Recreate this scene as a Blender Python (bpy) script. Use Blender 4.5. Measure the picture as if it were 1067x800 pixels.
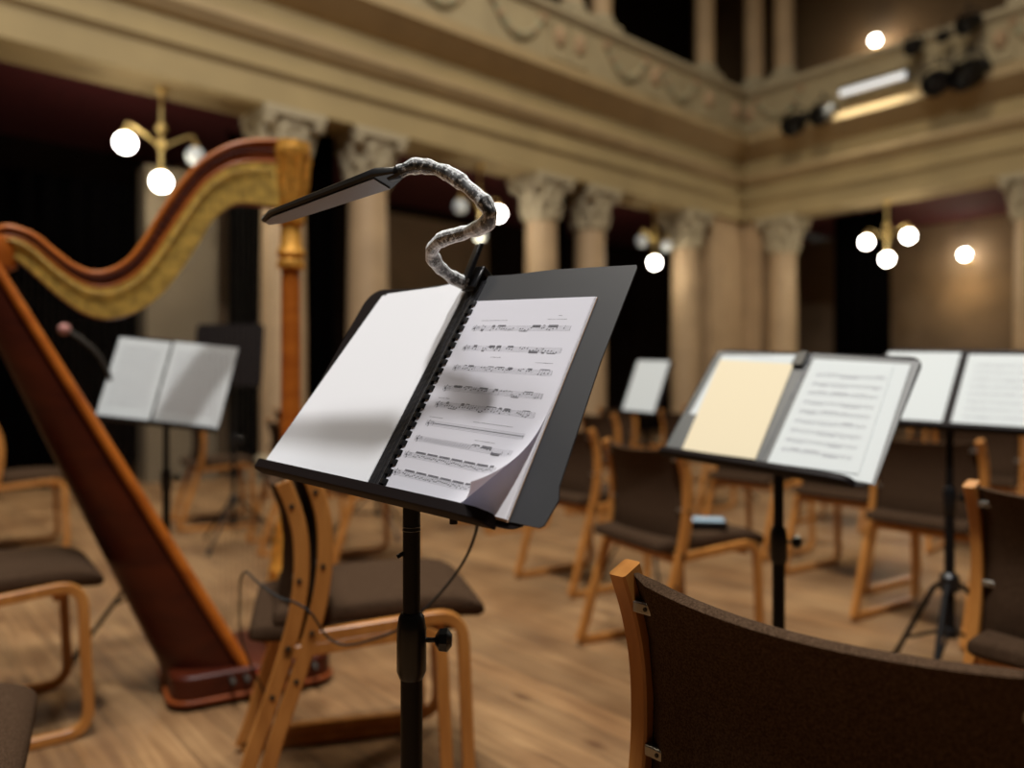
import bpy, bmesh, math, random
from mathutils import Vector, Matrix
random.seed(7)
PI = math.pi
S = bpy.context.scene
for o in list(bpy.data.objects): bpy.data.objects.remove(o)
COL = S.collection

# ------------------------------------------------------------------ camera
H = 1.06
cam_d = bpy.data.cameras.new('camera'); cam = bpy.data.objects.new('camera', cam_d); COL.objects.link(cam)
cam.location = (0, 0, H); cam.rotation_euler = (PI/2, 0, 0)
cam_d.sensor_width = 36; cam_d.lens = 36*800/1067
cam_d.dof.use_dof = True; cam_d.dof.focus_distance = 0.95; cam_d.dof.aperture_fstop = 1.85
cam_d.clip_start = 0.02; cam_d.clip_end = 100
S.camera = cam
S.view_settings.view_transform = 'Standard'; S.view_settings.look = 'None'
S.view_settings.gamma = 1; S.view_settings.use_curve_mapping = False
S.view_settings.exposure = 0.0

# ------------------------------------------------------------------ light
w = bpy.data.worlds.new('world'); S.world = w; w.use_nodes = True
w.node_tree.nodes['Background'].inputs[0].default_value = (1.0, 0.86, 0.68, 1)
w.node_tree.nodes['Background'].inputs[1].default_value = 0.02
def area(name, loc, size, power, col, rot=(0, 0, 0)):
    l = bpy.data.lights.new(name, 'AREA'); l.shape = 'DISK'; l.size = size; l.energy = power; l.color = col
    o = bpy.data.objects.new(name, l); COL.objects.link(o); o.location = loc; o.rotation_euler = rot; return o
area('stage_light', (0.13, -0.6, 8.5), 0.55, 460, (1, .98, .96))
area('stage_light', (-1.8, 1.2, 9.0), 2.2, 370, (1, .97, .94))
area('stage_light', (1.6, 2.6, 9.0), 2.0, 150, (1, .95, .88))
area('hall_light', (2.6, 7.0, 9.5), 1.4, 240, (1, .88, .66))
area('hall_light', (-3.2, 4.2, 9.5), 1.4, 130, (1, .88, .66))

# ------------------------------------------------------------------ materials
def mat(name, col, rough=.6, metal=0, noise=0, nscale=8, bump=0, bscale=60, emit=None, estr=0, spec=None, coat=0, sheen=0):
    m = bpy.data.materials.new(name); m.use_nodes = True; nt = m.node_tree; b = nt.nodes['Principled BSDF']
    b.inputs['Base Color'].default_value = (*col, 1); b.inputs['Roughness'].default_value = rough; b.inputs['Metallic'].default_value = metal
    if spec is not None: b.inputs['Specular IOR Level'].default_value = spec
    if coat: b.inputs['Coat Weight'].default_value = coat; b.inputs['Coat Roughness'].default_value = .25
    if sheen: b.inputs['Sheen Weight'].default_value = sheen
    tc = nt.nodes.new('ShaderNodeTexCoord')
    if noise:
        n = nt.nodes.new('ShaderNodeTexNoise'); n.inputs['Scale'].default_value = nscale; n.inputs['Detail'].default_value = 5
        nt.links.new(tc.outputs['Object'], n.inputs['Vector'])
        r = nt.nodes.new('ShaderNodeValToRGB')
        r.color_ramp.elements[0].position = .3; r.color_ramp.elements[1].position = .7
        r.color_ramp.elements[0].color = (*[c*(1-noise) for c in col], 1); r.color_ramp.elements[1].color = (*[min(1, c*(1+noise)) for c in col], 1)
        nt.links.new(n.outputs['Fac'], r.inputs['Fac']); nt.links.new(r.outputs['Color'], b.inputs['Base Color'])
    if bump:
        n2 = nt.nodes.new('ShaderNodeTexNoise'); n2.inputs['Scale'].default_value = bscale; n2.inputs['Detail'].default_value = 3
        nt.links.new(tc.outputs['Object'], n2.inputs['Vector'])
        bp = nt.nodes.new('ShaderNodeBump'); bp.inputs['Strength'].default_value = bump; bp.inputs['Distance'].default_value = .004
        nt.links.new(n2.outputs['Fac'], bp.inputs['Height']); nt.links.new(bp.outputs['Normal'], b.inputs['Normal'])
    if emit: b.inputs['Emission Color'].default_value = (*emit, 1); b.inputs['Emission Strength'].default_value = estr
    return m
def wood(name, c1, c2, scale=(3, 3, 40), rough=.35, coat=.3):
    m = bpy.data.materials.new(name); m.use_nodes = True; nt = m.node_tree; b = nt.nodes['Principled BSDF']; b.inputs['Specular IOR Level'].default_value = .2
    tc = nt.nodes.new('ShaderNodeTexCoord'); mp = nt.nodes.new('ShaderNodeMapping'); mp.inputs['Scale'].default_value = scale
    n = nt.nodes.new('ShaderNodeTexNoise'); n.inputs['Scale'].default_value = 1; n.inputs['Detail'].default_value = 6; n.inputs['Distortion'].default_value = .6
    r = nt.nodes.new('ShaderNodeValToRGB'); r.color_ramp.elements[0].position = .3; r.color_ramp.elements[1].position = .72
    r.color_ramp.elements[0].color = (*c1, 1); r.color_ramp.elements[1].color = (*c2, 1)
    L = nt.links.new; L(tc.outputs['Object'], mp.inputs[0]); L(mp.outputs[0], n.inputs['Vector']); L(n.outputs['Fac'], r.inputs[0]); L(r.outputs[0], b.inputs['Base Color'])
    b.inputs['Roughness'].default_value = rough; b.inputs['Coat Weight'].default_value = coat; b.inputs['Coat Roughness'].default_value = .3
    return m
def floor_mat():
    m = bpy.data.materials.new('plank_floor'); m.use_nodes = True; nt = m.node_tree; b = nt.nodes['Principled BSDF']; N = nt.nodes.new; L = nt.links.new
    tc = N('ShaderNodeTexCoord'); mp = N('ShaderNodeMapping'); mp.inputs['Rotation'].default_value = (0, 0, math.radians(49)); L(tc.outputs['Object'], mp.inputs[0])
    br = N('ShaderNodeTexBrick'); br.inputs['Color1'].default_value = (.42, .42, .42, 1); br.inputs['Color2'].default_value = (.75, .75, .75, 1); br.inputs['Mortar'].default_value = (.12, .12, .12, 1)
    br.inputs['Scale'].default_value = 1; br.inputs['Brick Width'].default_value = 2.6; br.inputs['Row Height'].default_value = .125; br.inputs['Mortar Size'].default_value = .0022; br.inputs['Mortar Smooth'].default_value = .3
    L(mp.outputs[0], br.inputs['Vector'])
    m2 = N('ShaderNodeMapping'); m2.inputs['Scale'].default_value = (1.6, 22, 1); L(mp.outputs[0], m2.inputs[0])
    n = N('ShaderNodeTexNoise'); n.inputs['Scale'].default_value = 1; n.inputs['Detail'].default_value = 7; n.inputs['Distortion'].default_value = 1.4; L(m2.outputs[0], n.inputs['Vector'])
    r = N('ShaderNodeValToRGB'); r.color_ramp.elements[0].position = .3; r.color_ramp.elements[1].position = .7
    r.color_ramp.elements[0].color = (.225, .115, .045, 1); r.color_ramp.elements[1].color = (.44, .262, .118, 1); L(n.outputs['Fac'], r.inputs[0])
    # knots and worn patches
    v = N('ShaderNodeTexVoronoi'); v.inputs['Scale'].default_value = 1; m3 = N('ShaderNodeMapping'); m3.inputs['Scale'].default_value = (2.2, 4.5, 1); L(mp.outputs[0], m3.inputs[0]); L(m3.outputs[0], v.inputs['Vector'])
    kr = N('ShaderNodeValToRGB'); kr.color_ramp.elements[0].position = .03; kr.color_ramp.elements[1].position = .13; kr.color_ramp.elements[0].color = (.45, .34, .25, 1); kr.color_ramp.elements[1].color = (1, 1, 1, 1); L(v.outputs['Distance'], kr.inputs[0])
    n3 = N('ShaderNodeTexNoise'); n3.inputs['Scale'].default_value = 2.3; n3.inputs['Detail'].default_value = 4; L(mp.outputs[0], n3.inputs['Vector'])
    wr = N('ShaderNodeValToRGB'); wr.color_ramp.elements[0].position = .35; wr.color_ramp.elements[1].position = .65; wr.color_ramp.elements[0].color = (.60, .52, .44, 1); wr.color_ramp.elements[1].color = (1, 1, 1, 1); L(n3.outputs['Fac'], wr.inputs[0])
    def mul(a, c, f=1):
        x = N('ShaderNodeMix'); x.data_type = 'RGBA'; x.blend_type = 'MULTIPLY'; x.inputs[0].default_value = f; L(a, x.inputs[6]); L(c, x.inputs[7]); return x.outputs[2]
    c = mul(r.outputs[0], kr.outputs[0]); c = mul(c, wr.outputs[0]); 
    bb = N('ShaderNodeMath'); bb.operation = 'MULTIPLY_ADD'; L(br.outputs['Color'], bb.inputs[0]); bb.inputs[1].default_value = .9; bb.inputs[2].default_value = .35
    c = mul(c, bb.outputs[0]); L(c, b.inputs['Base Color']); b.inputs['Roughness'].default_value = .55
    return m
def fabric(name, c1, c2):
    m = bpy.data.materials.new(name); m.use_nodes = True; nt = m.node_tree; b = nt.nodes['Principled BSDF']; N = nt.nodes.new; L = nt.links.new
    tc = N('ShaderNodeTexCoord'); n = N('ShaderNodeTexNoise'); n.inputs['Scale'].default_value = 420; n.inputs['Detail'].default_value = 2; L(tc.outputs['Object'], n.inputs['Vector'])
    r = N('ShaderNodeValToRGB'); r.color_ramp.elements[0].position = .35; r.color_ramp.elements[1].position = .65
    r.color_ramp.elements[0].color = (*c1, 1); r.color_ramp.elements[1].color = (*c2, 1); L(n.outputs['Fac'], r.inputs[0]); L(r.outputs[0], b.inputs['Base Color'])
    bp = N('ShaderNodeBump'); bp.inputs['Strength'].default_value = .5; bp.inputs['Distance'].default_value = .0015; L(n.outputs['Fac'], bp.inputs['Height']); L(bp.outputs[0], b.inputs['Normal'])
    b.inputs['Roughness'].default_value = .95; b.inputs['Specular IOR Level'].default_value = .06
    return m
def globe_mat():
    m = bpy.data.materials.new('lit_opal_glass'); m.use_nodes = True; b = m.node_tree.nodes['Principled BSDF']
    b.inputs['Base Color'].default_value = (.9, .88, .84, 1); b.inputs['Emission Color'].default_value = (1, .93, .82, 1); b.inputs['Emission Strength'].default_value = 26; return m
M = dict(
    floor=floor_mat(),
    wall=mat('ochre_plaster', (.36, .27, .13), .8, noise=.10, nscale=1.5),
    trim=mat('cream_plaster', (.38, .275, .14), .7, noise=.08, nscale=3),
    column=mat('rose_buff_stone', (.46, .32, .185), .6, noise=.12, nscale=2),
    parapet=mat('pale_green_buff_plaster', (.37, .30, .18), .8, noise=.12, nscale=2),
    capital=mat('grey_buff_plaster', (.40, .335, .22), .8, noise=.08, nscale=9),
    gar_r=mat('dull_red_relief', (.40, .27, .16), .8, noise=.2), gar_g=mat('dull_green_relief', (.33, .30, .19), .8, noise=.2),
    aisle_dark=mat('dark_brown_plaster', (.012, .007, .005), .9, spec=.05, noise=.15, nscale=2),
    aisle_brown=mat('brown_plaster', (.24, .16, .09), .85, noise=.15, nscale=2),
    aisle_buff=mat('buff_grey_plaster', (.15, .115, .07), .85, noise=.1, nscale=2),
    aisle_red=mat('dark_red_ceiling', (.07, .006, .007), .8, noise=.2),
    dark_sheet=mat('gap_darkness', (.0012, .001, .001), 1, spec=0),  # near-black colour that stands in for shade behind the openings
    gallery=mat('gallery_brown', (.20, .13, .07), .9, noise=.1, nscale=1),
    globe=globe_mat(), glass_dim=mat('faint_glow_opal_glass', (.55, .57, .55), .2, emit=(.8, .85, .9), estr=.12),  # globes that are switched off still get a faint added glow
    brass=mat('aged_brass', (.62, .45, .17), .35, .85), led=mat('led_diffuser', (.9, .9, .9), .4, emit=(.95, .98, 1), estr=.62),
    chair_wood=wood('beech_laminate', (.38, .145, .030), (.56, .245, .060), (25, 25, 4)),
    fabric=fabric('taupe_upholstery', (.032, .017, .0085), (.082, .049, .029)),
    steel=mat('zinc_steel', (.35, .33, .29), .4, .9), bolt=mat('dark_bolt', (.03, .025, .02), .5, .5),
    black=mat('black_powder_coat', (.006, .005, .005), .5, 0, bump=.15, bscale=300, spec=.2), rubber=mat('black_rubber', (.01, .01, .01), .8),
    desk=mat('black_desk_steel', (.009, .006, .006), .55, 0, spec=.12), plastic=mat('black_plastic', (.008, .008, .009), .3, spec=.35), shiny=mat('black_ring_metal', (.10, .10, .10), .2, .8),
    folder=mat('charcoal_card', (.030, .031, .034), .5, noise=.06, nscale=9), folder2=mat('grey_vinyl', (.09, .095, .095), .4), spine=mat('black_leatherette', (.02, .02, .023), .3, bump=.4, bscale=160),
    paper=mat('white_paper', (.82, .82, .86), .8, spec=.2), paper2=mat('plain_paper', (.80, .81, .84), .85, spec=.2), paper3=mat('off_white_paper', (.62, .66, .66), .85, spec=.2), cream=mat('cream_paper', (.74, .65, .46), .85, spec=.2), kraft=mat('tan_card', (.45, .30, .20), .8),
    underside=mat('lilac_grey_paper', (.62, .58, .72), .8, spec=.2), ink=mat('black_ink', (.13, .13, .15), .7), ink2=mat('grey_ink', (.36, .36, .40), .7),
    harp_wood=wood('red_brown_maple', (.13, .026, .006), (.28, .065, .013), (4, 4, 14), .45, .1), harp_light=wood('amber_maple', (.33, .080, .008), (.50, .145, .016), (4, 4, 14), .42, .15),
    harp_dark=wood('dark_mahogany', (.042, .006, .002), (.085, .014, .003), (5, 5, 12), .45, .15), gilt=mat('gilt', (.70, .34, .05), .5, .45, noise=.3, nscale=40, bump=.8, bscale=70),
    gplate=mat('gilded_plate', (.60, .38, .075), .5, .4, noise=.35, nscale=26), string=mat('harp_string', (.09, .08, .06), .6, spec=.2),
    red=mat('red_felt', (.5, .03, .02), .8), blue=mat('pale_blue_label', (.35, .5, .62), .4), foil=mat('silver_grey_plastic', (.20, .195, .20), .4, 0),
)
# clear crinkled wrap
def thin_paper():
    m = mat('thin_white_paper', (.84, .84, .89), .8, spec=.2); nt = m.node_tree; t = nt.nodes.new('ShaderNodeBsdfTranslucent'); t.inputs[0].default_value = (.74, .72, .82, 1)
    x = nt.nodes.new('ShaderNodeMixShader'); x.inputs[0].default_value = .32; b = nt.nodes['Principled BSDF']
    nt.links.new(b.outputs[0], x.inputs[1]); nt.links.new(t.outputs[0], x.inputs[2]); nt.links.new(x.outputs[0], nt.nodes['Material Output'].inputs[0]); return m
def wrap_mat():
    m = bpy.data.materials.new('crinkled_clear_film'); m.use_nodes = True; nt = m.node_tree; b = nt.nodes['Principled BSDF']; N = nt.nodes.new; L = nt.links.new
    b.inputs['Base Color'].default_value = (.9, .92, .93, 1); b.inputs['Roughness'].default_value = .18; b.inputs['Transmission Weight'].default_value = 1; b.inputs['IOR'].default_value = 1.35
    tc = N('ShaderNodeTexCoord'); n = N('ShaderNodeTexNoise'); n.inputs['Scale'].default_value = 190; n.inputs['Detail'].default_value = 4; L(tc.outputs['Object'], n.inputs['Vector'])
    bp = N('ShaderNodeBump'); bp.inputs['Strength'].default_value = 1; bp.inputs['Distance'].default_value = .0015; L(n.outputs['Fac'], bp.inputs['Height']); L(bp.outputs[0], b.inputs['Normal'])
    d = N('ShaderNodeBsdfDiffuse'); d.inputs[0].default_value = (.9, .92, .92, 1); mx = N('ShaderNodeMixShader'); r = N('ShaderNodeValToRGB'); r.color_ramp.elements[0].position = .5; r.color_ramp.elements[1].position = .68
    r.color_ramp.elements[0].color = (0, 0, 0, 1); r.color_ramp.elements[1].color = (.45, .45, .45, 1)
    lwt = N('ShaderNodeLayerWeight'); lwt.inputs[0].default_value = .5; pw = N('ShaderNodeMath'); pw.operation = 'POWER'; pw.inputs[1].default_value = 2.2; ad = N('ShaderNodeMath'); ad.operation = 'MULTIPLY_ADD'; ad.inputs[1].default_value = 1.7  # edge reflection of the film imitated by mixing in white at grazing angles
    L(n.outputs['Fac'], r.inputs[0]); L(lwt.outputs['Facing'], pw.inputs[0]); L(pw.outputs[0], ad.inputs[0]); L(r.outputs[0], ad.inputs[2]); L(ad.outputs[0], mx.inputs[0]); L(b.outputs[0], mx.inputs[1]); L(d.outputs[0], mx.inputs[2]); L(mx.outputs[0], nt.nodes['Material Output'].inputs[0])
    return m
M['film'] = wrap_mat(); M['thin'] = thin_paper()

# ------------------------------------------------------------------ mesh helpers
class MB:
    def __init__(s): s.v = []; s.f = []; s.m = []; s.X = Matrix.Identity(4); s.mi = 0
    def add(s, vs, fs):
        b = len(s.v); s.v += [tuple(s.X @ Vector(p)) for p in vs]; s.f += [tuple(b+i for i in f) for f in fs]; s.m += [s.mi]*len(fs); return s
    def box(s, x0, x1, y0, y1, z0, z1):
        return s.add([(x0,y0,z0),(x1,y0,z0),(x1,y1,z0),(x0,y1,z0),(x0,y0,z1),(x1,y0,z1),(x1,y1,z1),(x0,y1,z1)],
                     [(3,2,1,0),(4,5,6,7),(0,1,5,4),(1,2,6,5),(2,3,7,6),(3,0,4,7)])
    def prism(s, pts, z0, z1, ax='z'):      # polygon extruded along an axis
        n = len(pts); mk = {'z': lambda p, t: (p[0], p[1], t), 'y': lambda p, t: (p[0], t, p[1]), 'x': lambda p, t: (t, p[0], p[1])}[ax]
        vs = [mk(p, z0) for p in pts]+[mk(p, z1) for p in pts]
        return s.add(vs, [tuple(range(n))[::-1], tuple(range(n, 2*n))]+[(i, (i+1) % n, n+(i+1) % n, n+i) for i in range(n)])
    def tube(s, P, r, seg=10, closed=False, flat=1, up=None, cap=True):
        P = [Vector(p) for p in P]; n = len(P); R = r if isinstance(r, (list, tuple)) else [r]*n
        vs = []; prev = None
        for i, p in enumerate(P):
            t = (P[(i+1) % n]-P[i-1]) if (closed or 0 < i < n-1) else (P[1]-P[0] if i == 0 else P[-1]-P[-2])
            t.normalize()
            if up is not None: a = Vector(up).cross(t)
            elif prev is None: a = (Vector((0, 0, 1)) if abs(t.z) < .9 else Vector((1, 0, 0))).cross(t)
            else: a = prev-t*prev.dot(t)
            a.normalize(); prev = a; b = t.cross(a)
            for k in range(seg):
                q = 2*PI*k/seg; vs.append(p+a*math.cos(q)*R[i]+b*math.sin(q)*R[i]*flat)
        fs = []
        for i in range(n if closed else n-1):
            for k in range(seg):
                a0 = i*seg+k; a1 = i*seg+(k+1) % seg; j = ((i+1) % n)*seg; fs.append((a0, a1, j+(k+1) % seg, j+k))
        if cap and not closed: fs += [tuple(range(seg))[::-1], tuple(range((n-1)*seg, n*seg))]
        return s.add(vs, fs)
    def strip(s, P, w, h, side, closed=False):      # rectangular section; side = fixed width direction
        P = [Vector(p) for p in P]; n = len(P); sd = Vector(side).normalized(); vs = []; c = .22
        sec = [(-.5+c*.5, -.5), (.5-c*.5, -.5), (.5, -.5+c*.4), (.5, .5-c*.4), (.5-c*.5, .5), (-.5+c*.5, .5), (-.5, .5-c*.4), (-.5, -.5+c*.4)]
        for i, p in enumerate(P):
            t = (P[(i+1) % n]-P[i-1]) if (closed or 0 < i < n-1) else (P[1]-P[0] if i == 0 else P[-1]-P[-2])
            t.normalize(); nn = sd.cross(t).normalized()
            vs += [p+sd*w*a+nn*h*b for a, b in sec]
        k8 = len(sec); fs = []
        for i in range(n if closed else n-1):
            j = (i+1) % n
            for k in range(k8): fs.append((i*k8+k, i*k8+(k+1) % k8, j*k8+(k+1) % k8, j*k8+k))
        if not closed: fs += [tuple(range(k8))[::-1], tuple(range((n-1)*k8, n*k8))]
        return s.add(vs, fs)
    def lathe(s, prof, c=(0, 0, 0), seg=24):
        vs = []; fs = []; n = len(prof)
        for r, z in prof:
            for k in range(seg): q = 2*PI*k/seg; vs.append((c[0]+r*math.cos(q), c[1]+r*math.sin(q), c[2]+z))
        for i in range(n-1):
            for k in range(seg): fs.append((i*seg+k, i*seg+(k+1) % seg, (i+1)*seg+(k+1) % seg, (i+1)*seg+k))
        fs += [tuple(range(seg))[::-1], tuple(range((n-1)*seg, n*seg))]
        return s.add(vs, fs)
    def sphere(s, c, r, seg=16, rings=10, sq=1):
        return s.lathe([(max(r*math.sin(PI*i/rings), 1e-4), -r*sq*math.cos(PI*i/rings)) for i in range(rings+1)], c, seg)
    def build(s, name, mats, parent=None, smooth=35, bevel=0, fix=True):
        me = bpy.data.meshes.new(name); me.from_pydata(s.v, [], s.f)
        mats = mats if isinstance(mats, list) else [mats]
        for x in mats: me.materials.append(x)
        me.polygons.foreach_set('material_index', s.m)
        if fix:
            bm = bmesh.new(); bm.from_mesh(me); bmesh.ops.recalc_face_normals(bm, faces=bm.faces); bm.to_mesh(me); bm.free()
        if smooth:
            me.polygons.foreach_set('use_smooth', [True]*len(me.polygons)); me.set_sharp_from_angle(angle=math.radians(smooth))
        me.update()
        o = bpy.data.objects.new(name, me); COL.objects.link(o)
        if parent is not None: o.parent = parent
        if bevel:
            b = o.modifiers.new('bevel', 'BEVEL'); b.width = bevel; b.segments = 2; b.limit_method = 'ANGLE'
        return o
def thing(name, label, cat, loc=(0, 0, 0), rz=0, group=None):
    o = bpy.data.objects.new(name, None); COL.objects.link(o); o.location = loc; o.rotation_euler = (0, 0, rz); o.empty_display_size = .1
    return tag(o, label, cat, group)
def tag(o, label=None, cat=None, group=None):
    if label: o['label'] = label
    if cat: o['category'] = cat
    if group: o['group'] = group
    return o
def struct(o): o['kind'] = 'structure'; return o
def copy_tree(o, parent=None):
    c = o.copy(); COL.objects.link(c); c.parent = parent
    for ch in list(o.children): copy_tree(ch, c)
    return c
def bez(P, n=10, closed=False):      # Catmull-Rom through points
    P = [Vector(p) for p in P]; out = []; m = len(P)
    for i in range(m if closed else m-1):
        p1 = P[i]; p2 = P[(i+1) % m]; p0 = P[i-1] if (closed or i) else p1*2-p2; p3 = P[(i+2) % m] if (closed or i+2 < m) else p2*2-p1
        for k in range(n):
            t = k/n; out.append(.5*((2*p1)+(-p0+p2)*t+(2*p0-5*p1+4*p2-p3)*t*t+(-p0+3*p1-3*p2+p3)*t**3))
    if not closed: out.append(P[-1])
    return out
def at(px, py, D): return Vector(((px-533.5)/800*D, D, H+(400-py)/800*D))

# ------------------------------------------------------------------ the hall
CX, CY = 4.23, 14.0
dL = Vector((-.754, -.657, 0)); nL = Vector((-.657, .754, 0))
dR = Vector((.657, -.754, 0)); nR = Vector((.754, .657, 0))
def wframe(d, n):                                     # local x along the wall, y away from the hall, z up
    m = Matrix.Identity(4)
    for i in range(3): m[i][0] = d[i]; m[i][1] = n[i]
    m[0][3] = CX; m[1][3] = CY; return m
WL, WR = wframe(dL, nL), wframe(dR, nR)
OPL = [(1.75, 3.5), (5.15, 7.35), (9.1, 11.35)]       # openings along the left wall
OPR = [(1.1, 4.1)]
LEN_L, LEN_R = 16.5, 11.0
f = MB(); f.box(-13, 16, -4, 24, -.12, 0); struct(f.build('floor', M['floor'], smooth=0))
def wall(X, ops, L, name):
    m = MB(); m.X = X
    m.box(0, L, 0, .55, 4.0, 5.2)                                  # beam above the openings
    m.box(0, L, .02, .5, 5.2, 5.4)
    struct(m.build(name, M['wall'], smooth=0))
wall(WL, OPL, LEN_L, 'wall_left'); wall(WR, OPR, LEN_R, 'wall_right')
tn = [0]
def trim(m, material, X=None):
    tn[0] += 1; return struct(m.build('trim_%d' % tn[0], material, smooth=30))
def profile_run(X, L, prof):                          # moulding profile (y, z) run along the wall
    m = MB(); m.X = X; m.prism(prof, -.0, L, 'x'); return m
for X, L in ((WL, LEN_L), (WR, LEN_R)):
    trim(profile_run(X, L, [(0, 4.0), (-.04, 4.0), (-.04, 4.28), (-.09, 4.34), (-.09, 4.40), (0, 4.40)]), M['wall'])
    trim(profile_run(X, L, [(0, 4.62), (-.05, 4.64), (-.12, 4.74), (-.12, 4.82), (0, 4.84)]), M['trim'])
    trim(profile_run(X, L, [(0, 5.08), (-.08, 5.12), (-.24, 5.28), (-.30, 5.32), (-.30, 5.42), (0, 5.42)]), M['trim'])
    trim(profile_run(X, L, [(-.02, 5.42), (-.14, 5.42), (-.14, 5.55), (-.02, 5.55)]), M['trim'])
    m = MB(); m.X = X; m.box(0, L, -.10, .10, 5.5, 6.18); trim(m, M['parapet'])
    trim(profile_run(X, L, [(.16, 6.18), (-.13, 6.18), (-.19, 6.24), (-.19, 6.31), (.16, 6.31)]), M['capital'])
# parapet garlands
def garland(X, s0, s1, z=6.08, drop=.36):
    n = 14; P = [(s0+(s1-s0)*i/n, -.115, z-drop*(1-((i/n)*2-1)**2)) for i in range(n+1)]
    m = MB(); m.X = X; m.tube(P, [.035+.03*math.sin(PI*i/n) for i in range(n+1)], 8); m.mi = 1
    for i in range(3, n-1, 3): m.sphere((P[i][0], -.13, P[i][2]), .055, 8, 6)
    m.sphere((s0, -.12, z), .07, 8, 6); m.sphere((s1, -.12, z), .07, 8, 6)
    trim(m, [M['gar_g'], M['gar_r']])
def panel(X, s, wd=.34):
    m = MB(); m.X = X; m.box(s-wd/2, s+wd/2, -.13, -.09, 5.58, 6.15); m.mi = 1; m.sphere((s, -.13, 5.9), .10, 10, 6, 1.5)
    trim(m, [M['parapet'], M['gar_r']])
for s in (2.1, 3.4, 5.6, 6.9, 8.7, 10.2): garland(WL, s-.45, s+.45)
for s in (.5, 1.3, 2.75, 4.45, 4.85, 7.8, 9.5): panel(WL, s)
for s in (.75, 4.7, 5.9): garland(WR, s-.4, s+.4)
for s in (.2, 4.15): panel(WR, s)
# columns: lower row in pairs, upper row on the parapet
def column_proto(r, h, capm):
    root = bpy.data.objects.new('column', None)
    COL.objects.link(root)
    m = MB(); m.lathe([(r*1.02, .28), (r, .36), (r, h*.4), (r*.9, h-.62)], seg=28); m.build('shaft', M['column'], root)
    m = MB(); m.box(-r*1.35, r*1.35, -r*1.35, r*1.35, 0, .14); m.lathe([(r*1.3, .14), (r*1.34, .19), (r*1.25, .23), (r*1.05, .29)], seg=28); m.build('plinth', M['capital'], root)
    m = MB(); m.lathe([(r*.9, h-.63), (r*1.0, h-.6), (r*.92, h-.57), (r*.95, h-.45), (r*1.12, h-.28), (r*1.05, h-.25), (r*1.3, h-.10)], seg=28)
    for row, (z, rr) in enumerate(((h-.5, .98), (h-.3, 1.1))):
        for k in range(8):
            q = 2*PI*(k+.5*row)/8; c = Vector((math.cos(q), math.sin(q), 0))
            m.tube([c*r*rr*.95+Vector((0, 0, z-.08)), c*r*rr*1.03+Vector((0, 0, z+.05)), c*r*(rr+.22)+Vector((0, 0, z+.12)), c*r*(rr+.28)+Vector((0, 0, z+.07))], [.05, .06, .045, .02], 6)
    for a, b in ((1, 1), (1, -1), (-1, 1), (-1, -1)):
        m.sphere((a*r*1.1, b*r*1.1, h-.14), .075, 8, 6)
    m.box(-r*1.38, r*1.38, -r*1.38, r*1.38, h-.09, h)
    m.build('capital', M['capital'], root)
    return root
def place_struct_columns(X, ss, y, z, r, h, rot, labelf, group):
    global first_col
    p = column_proto(r, h, None)
    for i, s in enumerate(ss):
        o = p if i == 0 else copy_tree(p)
        o.location = X @ Vector((s, y, z)); o.rotation_euler = (0, 0, rot)
        tag(o, labelf[i], 'column', group)
rotL = math.atan2(-.657, -.754); rotR = math.atan2(-.754, .657)
place_struct_columns(WL, [1.40, 3.80, 4.82, 7.66, 8.72, 11.78], .27, 0, .25, 4.0, rotL,
    ['buff column under the balcony, immediately left of the hall corner', 'buff column bounding the left side of the narrow dark opening with one bright globe, right one of its pair',
     'buff column right beside the opening seen behind the curled gooseneck, left one of its pair', 'broad buff column directly behind the long black lamp head',
     'buff column seen just to the right of the harp pillar, mostly hidden by it', 'buff column at the far left edge of the photo, cut by the frame'], 'columns under the balcony')
place_struct_columns(WR, [.62, 4.45], .27, 0, .25, 4.0, rotR, ['buff column immediately right of the hall corner, left of the wide three-globe opening', 'buff column at the right edge of the photo, beyond the wall lamp glow'], 'columns under the balcony')
place_struct_columns(WL, [1.05, 3.72, 4.35], .12, 6.31, .17, 3.6, rotL, ['slim upper gallery column, leftmost of the three at the hall corner', 'slim upper gallery column beside the dark gallery opening, right of its pair', 'slim upper gallery column cut by the top of the photo, left of its pair'], 'gallery columns')
place_struct_columns(WR, [.12, .72, 4.45], .12, 6.31, .17, 3.6, rotR, ['slim upper gallery column in the middle of the three at the hall corner', 'slim upper gallery column, rightmost of the three at the hall corner', 'slim upper gallery column at the top right edge of the photo'], 'gallery columns')
m = MB(); m.X = WL; m.box(0, LEN_L, .02, .24, 9.91, 10.6); m.X = WR; m.box(0, LEN_R, .02, .24, 9.91, 10.6); trim(m, M['wall'])
# corner pier
m = MB(); m.X = WL; m.box(-.05, .95, .05, .5, 0, 4.0); m.X = WR; m.box(-.05, .3, .05, .5, 0, 4.0); trim(m, M['column'])
# aisle behind the openings
dep = 3.4
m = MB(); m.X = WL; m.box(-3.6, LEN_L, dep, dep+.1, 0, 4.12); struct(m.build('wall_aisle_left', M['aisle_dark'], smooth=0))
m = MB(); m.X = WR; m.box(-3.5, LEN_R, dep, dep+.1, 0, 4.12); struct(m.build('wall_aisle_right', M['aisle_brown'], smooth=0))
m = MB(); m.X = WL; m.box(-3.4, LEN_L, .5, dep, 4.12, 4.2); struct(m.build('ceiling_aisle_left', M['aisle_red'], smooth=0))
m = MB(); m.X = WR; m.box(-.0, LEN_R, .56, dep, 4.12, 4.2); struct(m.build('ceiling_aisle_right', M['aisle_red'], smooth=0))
m = MB(); m.X = WL; m.box(3.3, 6.2, dep-.06, dep-.01, 0, 3.95); m.box(7.9, 8.9, dep-.06, dep-.01, 0, 4.1); trim(m, M['aisle_brown'])
m = MB(); m.X = WL; m.box(9.2, 9.95, .95, 1.25, 0, 3.4); trim(m, M['aisle_buff'])
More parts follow.
